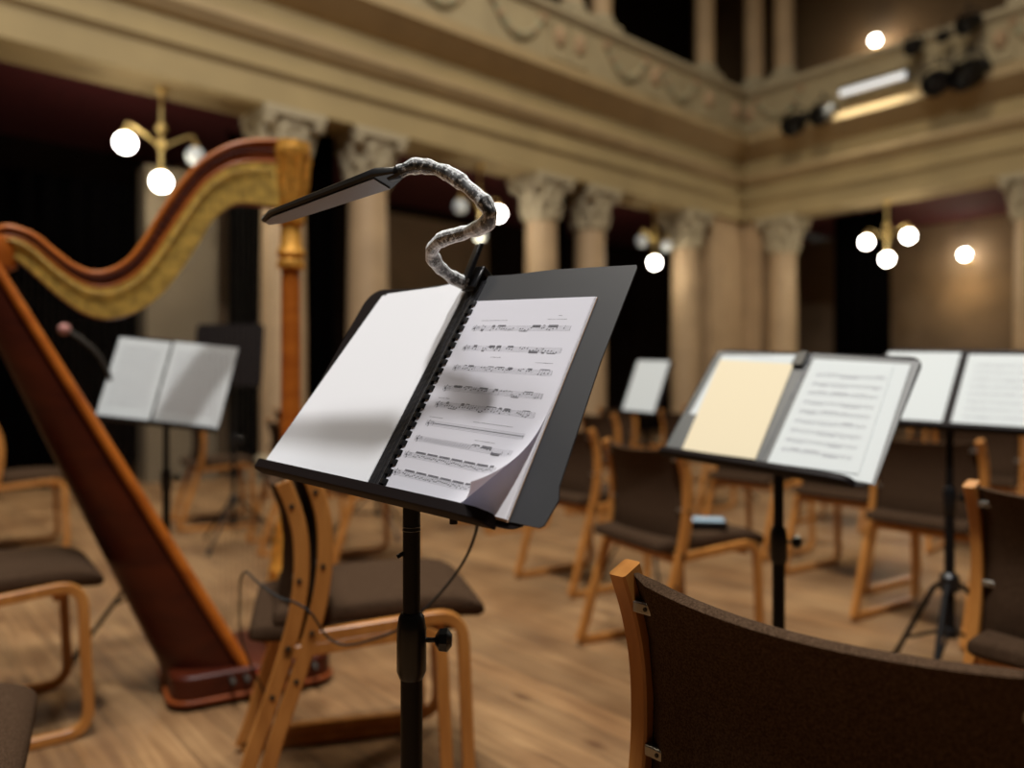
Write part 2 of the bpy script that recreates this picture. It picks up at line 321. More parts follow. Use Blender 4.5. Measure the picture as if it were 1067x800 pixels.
# gallery
m = MB(); m.X = WL; m.box(-3.4, LEN_L, .1, 3.4, 5.3, 5.42); struct(m.build('floor_gallery_left', M['gallery'], smooth=0))
m = MB(); m.X = WR; m.box(0, LEN_R, .1, 3.4, 5.3, 5.42); struct(m.build('floor_gallery_right', M['gallery'], smooth=0))
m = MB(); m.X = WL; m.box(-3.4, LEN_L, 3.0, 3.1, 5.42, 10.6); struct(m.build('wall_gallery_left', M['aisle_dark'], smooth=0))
m = MB(); m.X = WR; m.box(-3.0, LEN_R, 2.6, 2.7, 5.42, 10.6); struct(m.build('wall_gallery_right', M['gallery'], smooth=0))
m = MB(); m.X = WL; m.box(-3.4, LEN_L, .2, 3.4, 10.6, 10.7); struct(m.build('ceiling_gallery_left', M['gallery'], smooth=0))
m = MB(); m.X = WR; m.box(0, LEN_R, .2, 3.4, 10.6, 10.7); struct(m.build('ceiling_gallery_right', M['gallery'], smooth=0))

# near-black sheets standing in for the darkness of the gaps and aisle
def dark_sheet(X, s0, s1, y, z1, label, amp=.05, z0=.02):
    n = max(10, int((s1-s0)/.04)); a = []; b = []
    for i in range(n+1):
        s = s0+(s1-s0)*i/n; yy = y+amp*math.sin(i*1.15)+.02*math.sin(i*.5); a.append((s, yy)); b.append((s, yy+.02))
    m = MB(); m.X = X; m.prism(a+b[::-1], z0, z1, 'z'); o = m.build('darkness_sheet', M['dark_sheet'], smooth=60); tag(o, label, 'darkness_sheet'); return o
dark_sheet(WL, 4.12, 4.5, .45, 4.0, 'black sheet standing in for the dark of the slot between the two columns left of the narrow opening')
dark_sheet(WL, 8.0, 8.42, .45, 4.0, 'tall black sheet standing in for the dark of the slot between the harp pillar and the broad column')
dark_sheet(WL, 10.0, 11.9, 1.2, 3.2, 'wide black sheet standing in for aisle darkness behind the harp neck, under the left hanging lamp')
dark_sheet(WL, 8.35, 9.15, .8, 3.9, 'black sheet standing in for aisle darkness just left of the harp pillar, behind the strings')
dark_sheet(WL, .95, 1.15, .5, 4.0, 'narrow black sheet standing in for the dark of the slot at the hall corner')
dark_sheet(WR, 1.1, 2.1, 1.2, 4.1, 'black sheet standing in for aisle darkness at the left side of the wide right opening')

# ------------------------------------------------------------------ hanging lamps
def chandelier(loc, rz, label, on=(1, 1, 1), glo=.092):
    root = thing('hanging_lamp', label, 'lamp', loc, rz, 'globe lamps hanging in the openings')
    m = MB(); m.lathe([(.07, 0), (.07, -.02), (.03, -.07), (.012, -.09)]); m.build('ceiling_rose', M['brass'], root)
    m = MB(); m.tube([(0, 0, -.08), (0, 0, -.80)], .016, 8)
    m.sphere((0, 0, -.40), .055, 12, 8); m.lathe([(.02, -.62), (.05, -.58), (.035, -.52), (.02, -.5)]); m.build('stem', M['brass'], root)
    for i, sx in enumerate((-1, 1)):
        m = MB(); m.tube(bez([(0, 0, -.60), (sx*.14, 0, -.50), (sx*.30, 0, -.42), (sx*.33, 0, -.50)], 6), .012, 8); m.lathe([(.03, -.53), (.045, -.50), (.02, -.47)], (sx*.33, 0, 0)); m.build('arm', M['brass'], root)
        m = MB(); m.sphere((sx*.33, 0, -.61), glo, 20, 12); m.build('glass_globe', M['globe'] if on[i] else M['glass_dim'], root)
    m = MB(); m.lathe([(.03, -.86), (.05, -.82), (.02, -.79)]); m.build('gallery_cap', M['brass'], root)
    m = MB(); m.sphere((0, 0, -.93), glo, 20, 12); m.build('glass_globe', M['globe'] if on[2] else M['glass_dim'], root)
    l = bpy.data.lights.new('lamp_light', 'POINT'); l.energy = 6*sum(on)+4; l.color = (1, .90, .66); l.shadow_soft_size = .1
    o = bpy.data.objects.new('lamp_light', l); COL.objects.link(o); o.location = Vector(loc)+Vector((0, -.04, -1.12))
    return root
chandelier(WL @ Vector((10.0, .27, 4.0)), rotL, 'brass hanging lamp above the harp neck, two bright globes', (0, 1, 1))
chandelier(WL @ Vector((5.95, .27, 4.0)), rotL, 'brass hanging lamp seen through the gooseneck coil', (1, 0, 0))
chandelier(WL @ Vector((2.24, .27, 4.0)), rotL, 'brass hanging lamp in the narrow opening, only its bottom globe lit', (0, 0, 1))
chandelier(WR @ Vector((2.43, .27, 4.0)), rotR, 'brass hanging lamp with three bright globes in the wide right opening', (1, 1, 1))
def sconce(loc, rz, label, r=.09):
    root = thing('wall_lamp', label, 'lamp', loc, rz)
    m = MB(); m.tube([(0, .22, .0), (0, .05, -.03), (0, 0, .03)], .014, 8); m.sphere((0, .22, 0), .05, 12, 8); m.build('bracket', M['brass'], root)
    m = MB(); m.sphere((0, 0, .11), r, 20, 12); m.build('glass_globe', M['globe'], root)
    return root
sconce(WR @ Vector((2.6, dep-.24, 3.33)), rotR, 'single bright globe wall lamp over a patch of glowing wall in the right opening')
sconce(WR @ Vector((1.33, 2.36, 7.46)), rotR, 'single bright globe on the upper gallery wall')
for (X, s, y, z, e) in ((WR, 2.6, dep-.5, 2.85, 13), (WR, 1.33, 2.2, 7.3, 12)):
    l = bpy.data.lights.new('lamp_glow', 'POINT'); l.energy = e; l.color = (1, .75, .42); l.shadow_soft_size = .09
    o = bpy.data.objects.new('lamp_glow', l); COL.objects.link(o); o.location = X @ Vector((s, y, z))

# ------------------------------------------------------------------ stage lights on the balcony
def spot(X, s, y, z, r, label, tilt=.5, aim=0):
    p = X @ Vector((s, y, z)); root = thing('stage_spotlight', label, 'spotlight', p, rotR+aim, 'black spotlights on the right balcony')
    m = MB(); R = Matrix.Rotation(PI/2+tilt, 4, 'X'); m.X = R
    m.lathe([(r*.5, -r*1.6), (r*.75, -r*1.5), (r*.8, -r*.4), (r, -r*.2), (r, r*1.0), (r*.93, r*1.02), (r*.9, r*.6)], seg=20); m.build('housing', M['black'], root)
    m = MB(); m.X = R; m.lathe([(r*.88, r*.55), (r*.5, r*.68), (r*.02, r*.72)], seg=20); m.build('lens', M['plastic'], root)
    m = MB(); m.tube(bez([(-r*1.12, 0, 0), (-r*1.1, .0, r*1.1), (0, 0, r*1.5), (r*1.1, 0, r*1.1), (r*1.12, 0, 0)], 5), r*.09, 6); m.tube([(0, 0, r*1.45), (0, 0, r*1.5+.1)], r*.12, 8); m.build('yoke', M['black'], root)
    return root
for (px, py, D, r, lb) in ((833, 131, 12.9, .17, 'black round spotlight on the right balcony, leftmost and lowest'), (865, 122, 12.6, .16, 'black round spotlight just left of the bright light bar'),
        (983, 90, 11.3, .18, 'black round spotlight just right of the bright light bar'), (1017, 82, 11.0, .20, 'largest black spotlight, at the right end of the lower row'),
        (962, 55, 11.6, .12, 'black spotlight in the upper row, above the right end of the light bar'), (993, 45, 11.3, .08, 'smallest black spotlight, middle of the upper row'), (1020, 34, 11.1, .13, 'black spotlight at the right end of the upper row')):
    q = at(px, py, D); loc = WR.inverted() @ q
    spot(WR, loc.x, -.42, q.z, r, lb, .45, random.uniform(-.3, .3))
root = thing('light_bar', 'white glowing linear light fitting mounted along the right balcony front', 'light fitting', WR @ Vector((2.5, -.42, 5.68)), rotR)
m = MB(); m.box(-.52, .52, .0, .07, -.06, .10); m.box(-.50, -.46, .05, .31, 0, .04); m.box(.46, .50, .05, .31, 0, .04); m.build('housing', M['black'], root)
m = MB(); m.prism([(-.01, .05), (-.04, .01), (-.035, -.05), (.06, -.06), (.06, -.03), (0, -.03)], -.50, .50, 'x'); m.build('diffuser', M['led'], root)
l = bpy.data.lights.new('bar_glow', 'AREA'); l.shape = 'RECTANGLE'; l.size = 1.2; l.size_y = .08; l.energy = 18; l.color = (1, .93, .75)
o = bpy.data.objects.new('bar_glow', l); COL.objects.link(o); o.location = WR @ Vector((2.38, -.40, 5.56)); o.rotation_euler = (math.radians(-15), 0, rotR)

# ------------------------------------------------------------------ chairs
def rr(pts, rad, n=5):                                 # open polyline with rounded corners in (y, z)
    out = [pts[0]]
    for i in range(1, len(pts)-1):
        p = Vector(pts[i]); a = (Vector(pts[i-1])-p); b = (Vector(pts[i+1])-p); R = min(rad, a.length*.45, b.length*.45)
        A = p+a.normalized()*R; B = p+b.normalized()*R
        for k in range(n+1): t = k/n; out.append(tuple(A*(1-t)**2+p*2*t*(1-t)+B*t*t))
    out.append(pts[-1]); return out
UP = [(0, .018), (.030, .10), (.062, .21), (.10, .32), (.135, .43), (.158, .52), (.170, .61), (.168, .70), (.152, .77), (.128, .83)]
def make_chair(label, group):
    t = thing('chair', label, 'chair', group=group); W = .235
    for s in (-1, 1):
        m = MB(); x = s*W
        up = [Vector((x, a, b)) for a, b in bez([Vector((a, b, 0)) for a, b in UP], 4) for a, b in [(a, b)]] if False else [Vector((x, p.x, p.y)) for p in bez([Vector((a, b, 0)) for a, b in UP], 4)]
        m.strip(up, .026, .036, (1, 0, 0))
        loop = rr([(.0, .02), (.02, .018), (.52, .018), (.50, .462), (.13, .432)], .07, 6)
        loop = [loop[0]]+loop[1:]
        m.strip([(x, a, b) for a, b in loop], .026, .030, (1, 0, 0))
        fr = m.build('side_frame', M['chair_wood'], t)
        for (a, b) in ((.165, .60), (.148, .775), (.105, .335), (.14, .445)):
            m = MB(); m.X = Matrix.Translation((x+s*.0135, a, b)) @ Matrix.Rotation(PI/2, 4, 'Y'); m.lathe([(.0062, -.002), (.0062, .0022), (.003, .003)], seg=10); m.build('bolt', M['bolt'], fr)
    # seat cushion: waterfall front
    def cushion(cs, ns, prof, name, bend=None):
        m = MB(); nx = len(cs); k = len(prof); vs = []; cz = sum(p[1] for p in prof)/k; cy = sum(p[0] for p in prof)/k
        for x, sc in zip(cs, ns):
            for a, b in prof:
                yy = cy+(a-cy)*(1-(1-sc)*.06); zz = cz+(b-cz)*sc; v = Vector((x, yy, zz)); vs.append(bend(v) if bend else v)
        fs = [(i*k+j, i*k+(j+1) % k, (i+1)*k+(j+1) % k, (i+1)*k+j) for i in range(nx-1) for j in range(k)]
        fs += [tuple(range(k))[::-1], tuple(range((nx-1)*k, nx*k))]
        m.add(vs, fs); return m.build(name, M['fabric'], t, smooth=50)
    prof = bez([Vector(p+(0,)) for p in [(.055, .455), (.05, .475), (.07, .497), (.20, .503), (.36, .510), (.49, .505), (.55, .482), (.567, .457), (.55, .438), (.46, .446), (.30, .448), (.12, .446)]], 3, True)
    hw = .215
    xs = [-hw-.0, -hw+.006, -hw+.02, -hw+.05, 0, hw-.05, hw-.02, hw-.006, hw]; sc = [.55, .8, .95, 1, 1.05, 1, .95, .8, .55]
    cushion(xs, sc, [(p.x, p.y) for p in prof], 'seat')
    # back pad: curved panel between the uprights
    n = 14; m = MB(); vs = []; zs = [.475, .49, .58, .66, .74, .80, .822, .825]; K = len(zs)
    def up_y(z):
        for (a, b), (c, d) in zip(UP, UP[1:]):
            if b <= z <= d: return a+(c-a)*(z-b)/(d-b)
        return UP[-1][0]
    for side in (0, 1):
        for i in range(n+1):
            x = -.222+.444*i/n; bow = -.036*(1-(x/.222)**2)
            for j, z in enumerate(zs):
                edge = (j in (0, K-1)) or i in (0, n); th = .004 if edge else .014
                zz = z-(.012*(1-(x/.222)**2) if j >= K-3 else 0)
                vs.append((x, up_y(z)+.004+bow+(th if side else -th), zz))
    fs = []; B = (n+1)*K
    for i in range(n):
        for j in range(K-1):
            q = (i*K+j, (i+1)*K+j, (i+1)*K+j+1, i*K+j+1); fs += [q, tuple(B+a for a in q[::-1])]
    for i in range(n):
        for j in (0, K-1): fs.append((i*K+j, (i+1)*K+j, B+(i+1)*K+j, B+i*K+j))
    for j in range(K-1):
        for i in (0, n): fs.append((i*K+j, i*K+j+1, B+i*K+j+1, B+i*K+j))
    m.add(vs, fs); bk = m.build('backrest', M['fabric'], t, smooth=60)
    for s in (-1, 1):
        for z in (.60, .785):
            m = MB(); x = s*.222; y = up_y(z)-.013
            m.box(min(x, x-s*.028), max(x, x-s*.028), y-.0015-.004, y+.004, z-.007, z+.007); m.lathe([(.003, -.0)]*1+[(.003, .001)], (0, 0, 0), 3) if False else None
            m.build('bracket', M['steel'], bk, bevel=.002)
            m = MB(); m.X = Matrix.Translation((x-s*.02, y-.0055, z)) @ Matrix.Rotation(PI/2, 4, 'X'); m.lathe([(.0028, -.0005), (.0028, .0012)], seg=8); m.build('screw', M['bolt'], bk)
    # rear cross rails
    m = MB(); m.strip([(-W, .135, .425), (W, .135, .425)], .02, .03, (0, 1, 0)); m.build('cross_rail', M['chair_wood'], t)
    m = MB(); m.strip([(-W, .44, .43), (W, .44, .43)], .03, .02, (0, 1, 0)); m.build('cross_rail', M['chair_wood'], t)
    return t
chair0 = make_chair('x', None); used = [False]
def chair(x, y, f, label, z=0, tilt=0):
    o = copy_tree(chair0) if used[0] else chair0
    used[0] = True
    o.location = (x, y, z); o.rotation_euler = (tilt, 0, math.atan2(-f[0], f[1])); tag(o, label, 'chair', 'wooden orchestra chairs with taupe upholstery'); return o
chair(-.72, 1.987, (.965, .26), 'lower of the two stacked wooden chairs behind the lit music stand')
chair(-.72+.052, 1.987+.014, (.965, .26), 'upper of the two stacked wooden chairs behind the lit music stand', z=.031)
chair(.20, .70, (.75, .66), 'nearest wooden chair, its broad dark fabric back filling the lower right corner')
chair(.378, 2.91, (.90, .44), 'wooden chair with a small dark case on its seat, between the two front music stands')
chair(1.10, 1.51, (.8, .6), 'wooden chair with dark back panel cut by the right edge of the photo')
chair(1.655, 3.23, (.83, .56), 'wooden chair standing between the cream-page stand and the tripod stand on the right')
chair(1.63, 4.05, (.83, .56), 'wooden chair seen just right of the pole of the cream-page stand')
chair(1.35, 4.75, (.8, .6), 'wooden chair below the left half of the cream-page stand, behind the case chair')
chair(.16, 3.98, (.83, .56), 'wooden chair just right of the black folder edge, left of the case chair')
chair(-1.12, 4.4, (.85, .5), 'wooden chair seen between the stacked chairs and the stand pole, farther back')
chair(-1.83, 2.19, (.8, .6), 'wooden chair at the left edge, its seat in front of the slanting harp body')
chair(-1.315, 1.03, (.88, .47), 'taupe chair seat cut by the lower left corner of the photo')
chair(-3.35, 4.7, (.8, .6), 'grey-lit chair far left, behind the harp body')
far = [(-1.65, 4.9, 'far wooden chair right of the left music sheets, behind the harp strings'), (-2.5, 5.7, 'far wooden chair behind the left music sheets'), (-2.2, 7.0, 'distant chair at left near the dark opening'),
       (.55, 6.0, 'distant wooden chair below the small white sheet, left side'), (1.35, 6.4, 'distant wooden chair below the small white sheet, right side'), (.9, 7.4, 'distant chair in the back row right behind the small white sheet'),
       (2.3, 5.6, 'distant wooden chair above the cream-page chair, right of the pole'), (2.75, 4.6, 'wooden chair behind the tripod stand on the right'), (3.6, 4.9, 'wooden chair far right under the white pages'),
       (3.5, 6.2, 'distant wooden chair second row far right'), (4.6, 6.0, 'distant wooden chair at the far right edge'), (1.9, 8.0, 'distant back-row chair hidden mostly by the cream-page stand'), (3.0, 7.8, 'distant back-row chair seen between the two right stands'),
       (-.3, 5.6, 'far wooden chair hidden largely behind the lit music stand'), (.2, 8.2, 'distant back-row chair just right of the black folder'), (4.4, 8.2, 'distant back-row chair at far right')]
for i, (x, y, lb) in enumerate(far): chair(x, y, (.8+random.uniform(-.1, .1), .6+random.uniform(-.2, .2)), lb)

# small case lying on the mid chair seat
root = thing('small_case', 'small dark case with a pale blue label on the chair seat', 'case', (.71, 2.95, .513), math.radians(-10))
m = MB(); m.box(-.11, .11, -.05, .05, 0, .028); m.build('body', M['black'], root, bevel=.006)
m = MB(); m.box(-.02, .10, -.042, .042, .0282, .0295); m.build('label_patch', M['blue'], root)

# ------------------------------------------------------------------ music stands
def dframe(P, yaw, tilt, roll=0):
    u = Vector((math.cos(yaw), math.sin(yaw), 0)); b = Vector((-math.sin(yaw), math.cos(yaw), 0)); v = b*math.sin(tilt)+Vector((0, 0, math.cos(tilt)))
    u, v = u*math.cos(roll)+v*math.sin(roll), v*math.cos(roll)-u*math.sin(roll); n = u.cross(v)
    m = Matrix.Identity(4)
    for i in range(3): m[i][0] = u[i]; m[i][1] = v[i]; m[i][2] = n[i]; m[i][3] = P[i]
    return m
def rrect(x0, x1, y0, y1, r, n=5):
    out = []
    for cx, cy, a in ((x1-r, y1-r, 0), (x0+r, y1-r, 90), (x0+r, y0+r, 180), (x1-r, y0+r, 270)):
        for k in range(n+1): q = math.radians(a+90*k/n); out.append((cx+r*math.cos(q), cy+r*math.sin(q)))
    return out
def music_stand(F, a0, a1, h, px, py, label, knob=1, hub=.42, lip=(None, None), spread=.33, collar=.66, legrot=.3, name='music_stand'):
    """F: desk frame; a0..a1 desk width, h height; pole stands at world px, py"""
    root = thing(name, label, 'music stand', (px, py, 0)); T = Matrix.Translation((-px, -py, 0)) @ F
    m = MB(); m.X = T; m.prism(rrect(a0, a1, -.012, h, .03), -.008, -.006)
    m.build('desk', M['desk'], root)
    l0 = lip[0] if lip[0] is not None else a0+.005; l1 = lip[1] if lip[1] is not None else a1-.005
    m = MB(); m.X = T; pr = [(-.012, -.008), (-.016, -.008), (-.0165, .013), (-.0145, .0165), (-.002, .0165), (-.002, .0150), (-.013, .0140), (-.012, -.004)]
    n = len(pr); vs = []; xs = [l0, l0+.01, l1-.05, l1-.02, l1-.006, l1]; sc = [.8, 1, 1, .9, .6, .15]
    for x, c in zip(xs, sc):
        for a, b in pr: vs.append((x, a, -.008+(b+.008)*c))
    fs = [(i*n+j, i*n+(j+1) % n, (i+1)*n+(j+1) % n, (i+1)*n+j) for i in range(len(xs)-1) for j in range(n)]+[tuple(range(n))[::-1], tuple(range((len(xs)-1)*n, len(xs)*n))]
    m.add(vs, fs); m.build('lip', M['desk'], root)
    # bracket behind the desk down to the pole top
    c = F @ Vector(((a0+a1)/2, .09, -.012)); c2 = F @ Vector(((a0+a1)/2, .09, -.045)); off = Vector((px, py, 0))
    inv = F.inverted(); ztop = None
    z = 2.0
    while z > .5:
        l = inv @ Vector((px, py, z))
        if l.z < -.03 or l.y < -.02: break
        z -= .005
    ztop = z
    m = MB(); m.tube([c-off, c2-off, Vector((0, 0, ztop+.0))], .009, 8); m.X = Matrix.Translation(c-off) @ F.to_3x3().to_4x4(); m.box(-.05, .05, -.04, .04, -.004, .004); m.X = Matrix.Identity(4)
    m.build('tilt_bracket', M['black'], root, bevel=.001)
    m = MB(); m.lathe([(.0115, collar-.02), (.0115, ztop-.03), (.0135, ztop-.028), (.0135, ztop)], seg=16); m.build('upper_pole', M['black'], root)
    m = MB(); m.lathe([(.0145, hub-.16), (.0145, collar)], seg=16); m.build('lower_pole', M['black'], root)
    m = MB(); m.lathe([(.0155, collar-.06), (.0195, collar-.05), (.0195, collar+.005), (.017, collar+.02), (.0135, collar+.026)], seg=16); cl = m.build('clutch', M['plastic'], root)
    m = MB(); m.tube([(.015, 0, collar-.01), (.035, 0, collar-.01)], .0035, 8); m.X = Matrix.Translation((.043, 0, collar-.01)) @ Matrix.Rotation(PI/2, 4, 'Y'); m.lathe([(.006, -.012), (.015, -.006), (.016, .004), (.008, .01)], seg=8); m.build('knob', M['plastic'], cl)
    m = MB(); m.lathe([(.017, hub-.03), (.028, hub-.025), (.028, hub+.02), (.019, hub+.03)], seg=16); m.build('hub', M['plastic'], root)
    m = MB(); m.lathe([(.016, hub-.17), (.024, hub-.165), (.024, hub-.14), (.016, hub-.135)], seg=16); m.build('lower_collar', M['plastic'], root)
    for k in range(3):
        q = legrot+2*PI*k/3; d = Vector((math.cos(q), math.sin(q), 0))
        m = MB(); m.tube([d*.02+Vector((0, 0, hub)), d*.06+Vector((0, 0, hub-.03)), d*spread+Vector((0, 0, .012))], .0085, 8); m.tube([d*.02+Vector((0, 0, hub-.15)), d*spread*.52+Vector((0, 0, hub*.52))], .0055, 8)
        lg = m.build('leg', M['black'], root)
        m = MB(); m.tube([d*(spread-.02)+Vector((0, 0, .036)), d*(spread+.003)+Vector((0, 0, .006))], .0125, 10); m.build('rubber_foot', M['rubber'], lg)
    return root

# music notation printed on a page (local page coordinates x right, y up), laid .0003 above the sheet
def notation(m, x0, x1, ys, sp=.0017, off=.0004, rnd=None, conv=None, lw=.00026, notes=True, bars=True, dens=1.0, styles=None):
    R = rnd or random.Random(3); cv = conv or (lambda x, y, z: (x, y, z))
    def quad(a, b, c, d): m.add([cv(p[0], p[1], off) for p in (a, b, c, d)], [(0, 1, 2, 3)])
    def hline(xa, xb, y, t): 
        n = max(1, int((xb-xa)/.012))
        for i in range(n): p = xa+(xb-xa)*i/n; q = xa+(xb-xa)*(i+1)/n; quad((p, y-t/2), (q, y-t/2), (q, y+t/2), (p, y+t/2))
    def vline(x, ya, yb, t): quad((x-t/2, ya), (x+t/2, ya), (x+t/2, yb), (x-t/2, yb))
    def head(x, y, r):
        vs = []
        for k in range(7):
            q = 2*PI*k/7; a = r*1.25*math.cos(q); b = r*.85*math.sin(q); vs.append(cv(x+a*.95-b*.3, y+b*.95+a*.3, off+.00002))
        m.add(vs, [tuple(range(7))])
    for si, y in enumerate(ys):
        st = styles[si] if styles else 'n'
        m.mi = 1
        for k in range(5): hline(x0, x1, y+(k-2)*sp, lw)
        m.mi = 0
        vline(x0, y-2*sp, y+2*sp, lw*1.3)
        # clef: small S curve
        P = [(x0+.0035+.0016*math.sin(t*1.25), y-3*sp+t*sp*.85) for t in range(0, 8)]
        for p, q in zip(P, P[1:]): quad((p[0]-.0004, p[1]), (p[0]+.0005, p[1]), (q[0]+.0005, q[1]), (q[0]-.0004, q[1]))
        head(x0+.0035, y-.3*sp, sp*.9)
        for k in range(3): head(x0+.008+.0018*k, y+(k % 2)*1.4*sp, sp*.33); vline(x0+.0076+.0018*k, y-sp, y+2*sp, lw)
        if st == 'rest':                                        # long multi-bar rest
            t = sp*.42; hline(x0+.012, x1-.002, y+.2*sp, t); vline(x0+.012, y-1.5*sp, y+1.5*sp, .0005); vline(x1-.002, y-1.5*sp, y+1.5*sp, .0005); continue
        if st == 'slash':
            x = x0+.016
            while x < x0+(x1-x0)*.58: quad((x, y-1.6*sp), (x+.0005, y-1.6*sp), (x+.0030, y+1.6*sp), (x+.0025, y+1.6*sp)); x += .0042
            xs = x
        else: xs = x0+.017
        x = xs; cnt = 0
        while x < x1-.004:
            g = R.choice((4, 4, 3, 2)) if st != 'run' else 6; st_dir = 1 if (st == 'run' or R.random() < .6) else -1; gx = []; base = R.randint(-3, 3) if st != 'run' else -1
            for k in range(g):
                if x > x1-.004: break
                yy = y+(base+R.choice((-1, 0, 1, 2)))*sp*.5; head(x, yy, sp*.52); gx.append((x, yy)); x += (.0034 if st == 'run' else R.uniform(.0032, .0062)/dens)
            if gx:
                top = y+st_dir*sp*(3.3 if st == 'run' else 2.6)
                for a, b in gx: vline(a+.0008*st_dir, min(b, top), max(b, top), lw*1.1)
                if len(gx) > 1 and R.random() < .8 or st == 'run':
                    for lv in range(2 if st == 'run' else R.choice((1, 2, 3))):
                        yb = top-st_dir*lv*sp*.75; quad((gx[0][0]+.0008*st_dir, yb-sp*.22), (gx[-1][0]+.0008*st_dir, yb-sp*.22), (gx[-1][0]+.0008*st_dir, yb+sp*.25), (gx[0][0]+.0008*st_dir, yb+sp*.25))
            if R.random() < .35 and st != 'run': vline(x-.001, y-2*sp, y+2*sp, lw*1.2); x += .0015
            if R.random() < .25 and st != 'run': x += .008
        vline(x1, y-2*sp, y+2*sp, lw*1.3)
def sheet(m, x0, x1, y0, y1, z0, z1, conv=None, nx=2, ny=2, flip=False):
    cv = conv or (lambda x, y, z: (x, y, z)); vs = []; 
    for z in (z0, z1):
        for i in range(nx+1):
            for j in range(ny+1): vs.append(cv(x0+(x1-x0)*i/nx, y0+(y1-y0)*j/ny, z))
    K = ny+1; B = (nx+1)*K; fs = []; top0 = len(m.f)
    for i in range(nx):
        for j in range(ny): q = (i*K+j, (i+1)*K+j, (i+1)*K+j+1, i*K+j+1); fs += [q[::-1], tuple(B+a for a in q)]
    for i in range(nx):
        for j in (0, ny): fs.append((i*K+j, (i+1)*K+j, B+(i+1)*K+j, B+i*K+j))
    for j in range(ny):
        for i in (0, nx): fs.append((i*K+j, i*K+j+1, B+i*K+j+1, B+i*K+j))
    return m.add(vs, fs)

# ---- front stand (S1)
F1 = dframe((-.168, .958, H-.128), math.radians(-38.6), math.radians(32.1), math.radians(-3.9))
S1 = music_stand(F1, -.243, .245, .318, -.1315, 1.005, 'black music stand in sharp focus carrying the lit score and blank sheets', lip=(-.2555, .200), collar=.735, hub=.42, legrot=.2)
# grip rings on the pole
for z in (.868, .873):
    m = MB(); m.lathe([(.0118, z), (.0124, z+.0008), (.0118, z+.0016)], seg=16); m.build('ring', M['shiny'], S1)
m = MB(); m.tube([(.0, .0, .845), (-.018, -.006, .835)], .0028, 6); m.build('pull_pin', M['black'], S1)
m = MB(); c = Vector((.055, .0, .905)); m.tube([c+Vector((0, 0, .03)), c+Vector((0, 0, -.028))], .0055, 10); m.build('tilt_handle', M['black'], S1)

# folder
fo = thing('folder', 'large open charcoal folder lying on the front music stand under the score', 'folder', F1.translation); fo.matrix_world = F1
m = MB()
pts = [(.006, -.008), (.258, -.004), (.263, .0), (.268, .030), (.262, .044), (.250, .20), (.2475, .336), (.245, .341), (.12, .340), (.05, .3345), (.006, .334)]
m.prism(pts, -.0058, -.0038, 'z'); m.build('right_cover', M['folder'], fo)
m = MB(); m.prism([(-.024, -.006), (-.255, -.008), (-.262, -.002), (-.208, .292), (-.203, .303), (-.19, .308), (-.024, .328)], -.0058, -.0038); m.build('left_cover', M['folder'], fo)
m = MB()
for i in range(6):
    a0 = -.025+i*.0055; m.prism([(a0, -.007), (a0+.0048, -.007), (a0+.0048, .325), (a0, .325)], -.0056, -.003+.0012*math.sin(PI*(i+.5)/6))
m.build('spine', M['spine'], fo)

# score on the right: comb-bound, printed, lower right corner curling up
sc = thing('score', 'comb-bound printed music score, its lower right corner curling up', 'music score', F1.translation); sc.matrix_world = F1
PX0, PX1, PY0, PY1 = .0085, .2085, .002, .288
def page_skew(x, y, z):                              # the right edge of the book is a little out of square
    t = (x-PX0)/(PX1-PX0); s = (y-PY0)/(PY1-PY0)
    return Vector((x+t*(.008*(1-s)), y+t*(.004*s-.006*(1-s)), z))
def curl(x, y, z):
    # bend about a diagonal line: distance d beyond it rolls up towards the reader
    nx, ny = .80, -.60; d = (x-.2085)*nx+(y-.002)*ny+.082
    if d <= 0: return page_skew(x, y, z)
    R = .055; a = d/R; a = min(a, 1.45); e = d-a*R
    px, py = x-nx*d, y-ny*d
    h = R*math.sin(a)+math.cos(a)*e-z*math.sin(a); k = R*(1-math.cos(a))+math.sin(a)*e+z*math.cos(a)
    return page_skew(px+nx*h, py+ny*h, k)
m = MB(); sheet(m, PX0, PX1+.0006, PY0-.002, PY1, -.0036, -.0026, page_skew); m.build('back_cover', M['kraft'], sc)
for k in range(4):
    m = MB(); sheet(m, PX0, PX1-.0004*k, PY0, PY1-.0003*k, -.0025+.0006*k, -.0021+.0006*k, page_skew); m.build('page', M['paper'], sc)
m = MB(); sheet(m, PX0, PX1-.002, PY0, PY1-.001, .0, .00015, curl, 44, 60); m.build('top_page', M['thin'], sc)
ys = [PY0+y for y in (.2395, .208, .177, .146, .1215, .094, .071, .0475, .022)]
m = MB(); RN = random.Random(11)
notation(m, .030, .1900, ys[:5], conv=curl, rnd=RN, styles=['n', 'n', 'n', 'n', 'n'], dens=1.1)
notation(m, .030, .1890, ys[5:6], conv=curl, rnd=RN, styles=['rest'])
notation(m, .024, .183, ys[6:7], conv=curl, rnd=RN, styles=['slash'])
notation(m, .019, .172, ys[7:8], conv=curl, rnd=RN, styles=['run'])
notation(m, .015, .150, ys[8:9], conv=curl, rnd=RN, styles=['run'])
m.mi = 0
def scribble(xa, xb, y, h=.0011, R=RN):              # small illegible text marks
    x = xa
    while x < xb:
        wd = R.uniform(.0008, .0022); hh = h*R.uniform(.7, 1.2); m.add([curl(a, b, .0004) for a, b in ((x, y), (x+wd, y), (x+wd, y+hh*.55), (x, y+hh*.55))], [(0, 1, 2, 3)]); x += wd+R.uniform(.0004, .0013)
scribble(.040, .085, .2535); scribble(.150, .178, .2545); scribble(.165, .168, .260); scribble(.030, .052, .1045); scribble(.105, .165, .1055); scribble(.085, .10, .197); scribble(.12, .15, .0825); scribble(.16, .185, .192); scribble(.03, .05, .1325)
m.build('printed_music', [M['ink'], M['ink2']], sc, smooth=0, fix=False)
m = MB()
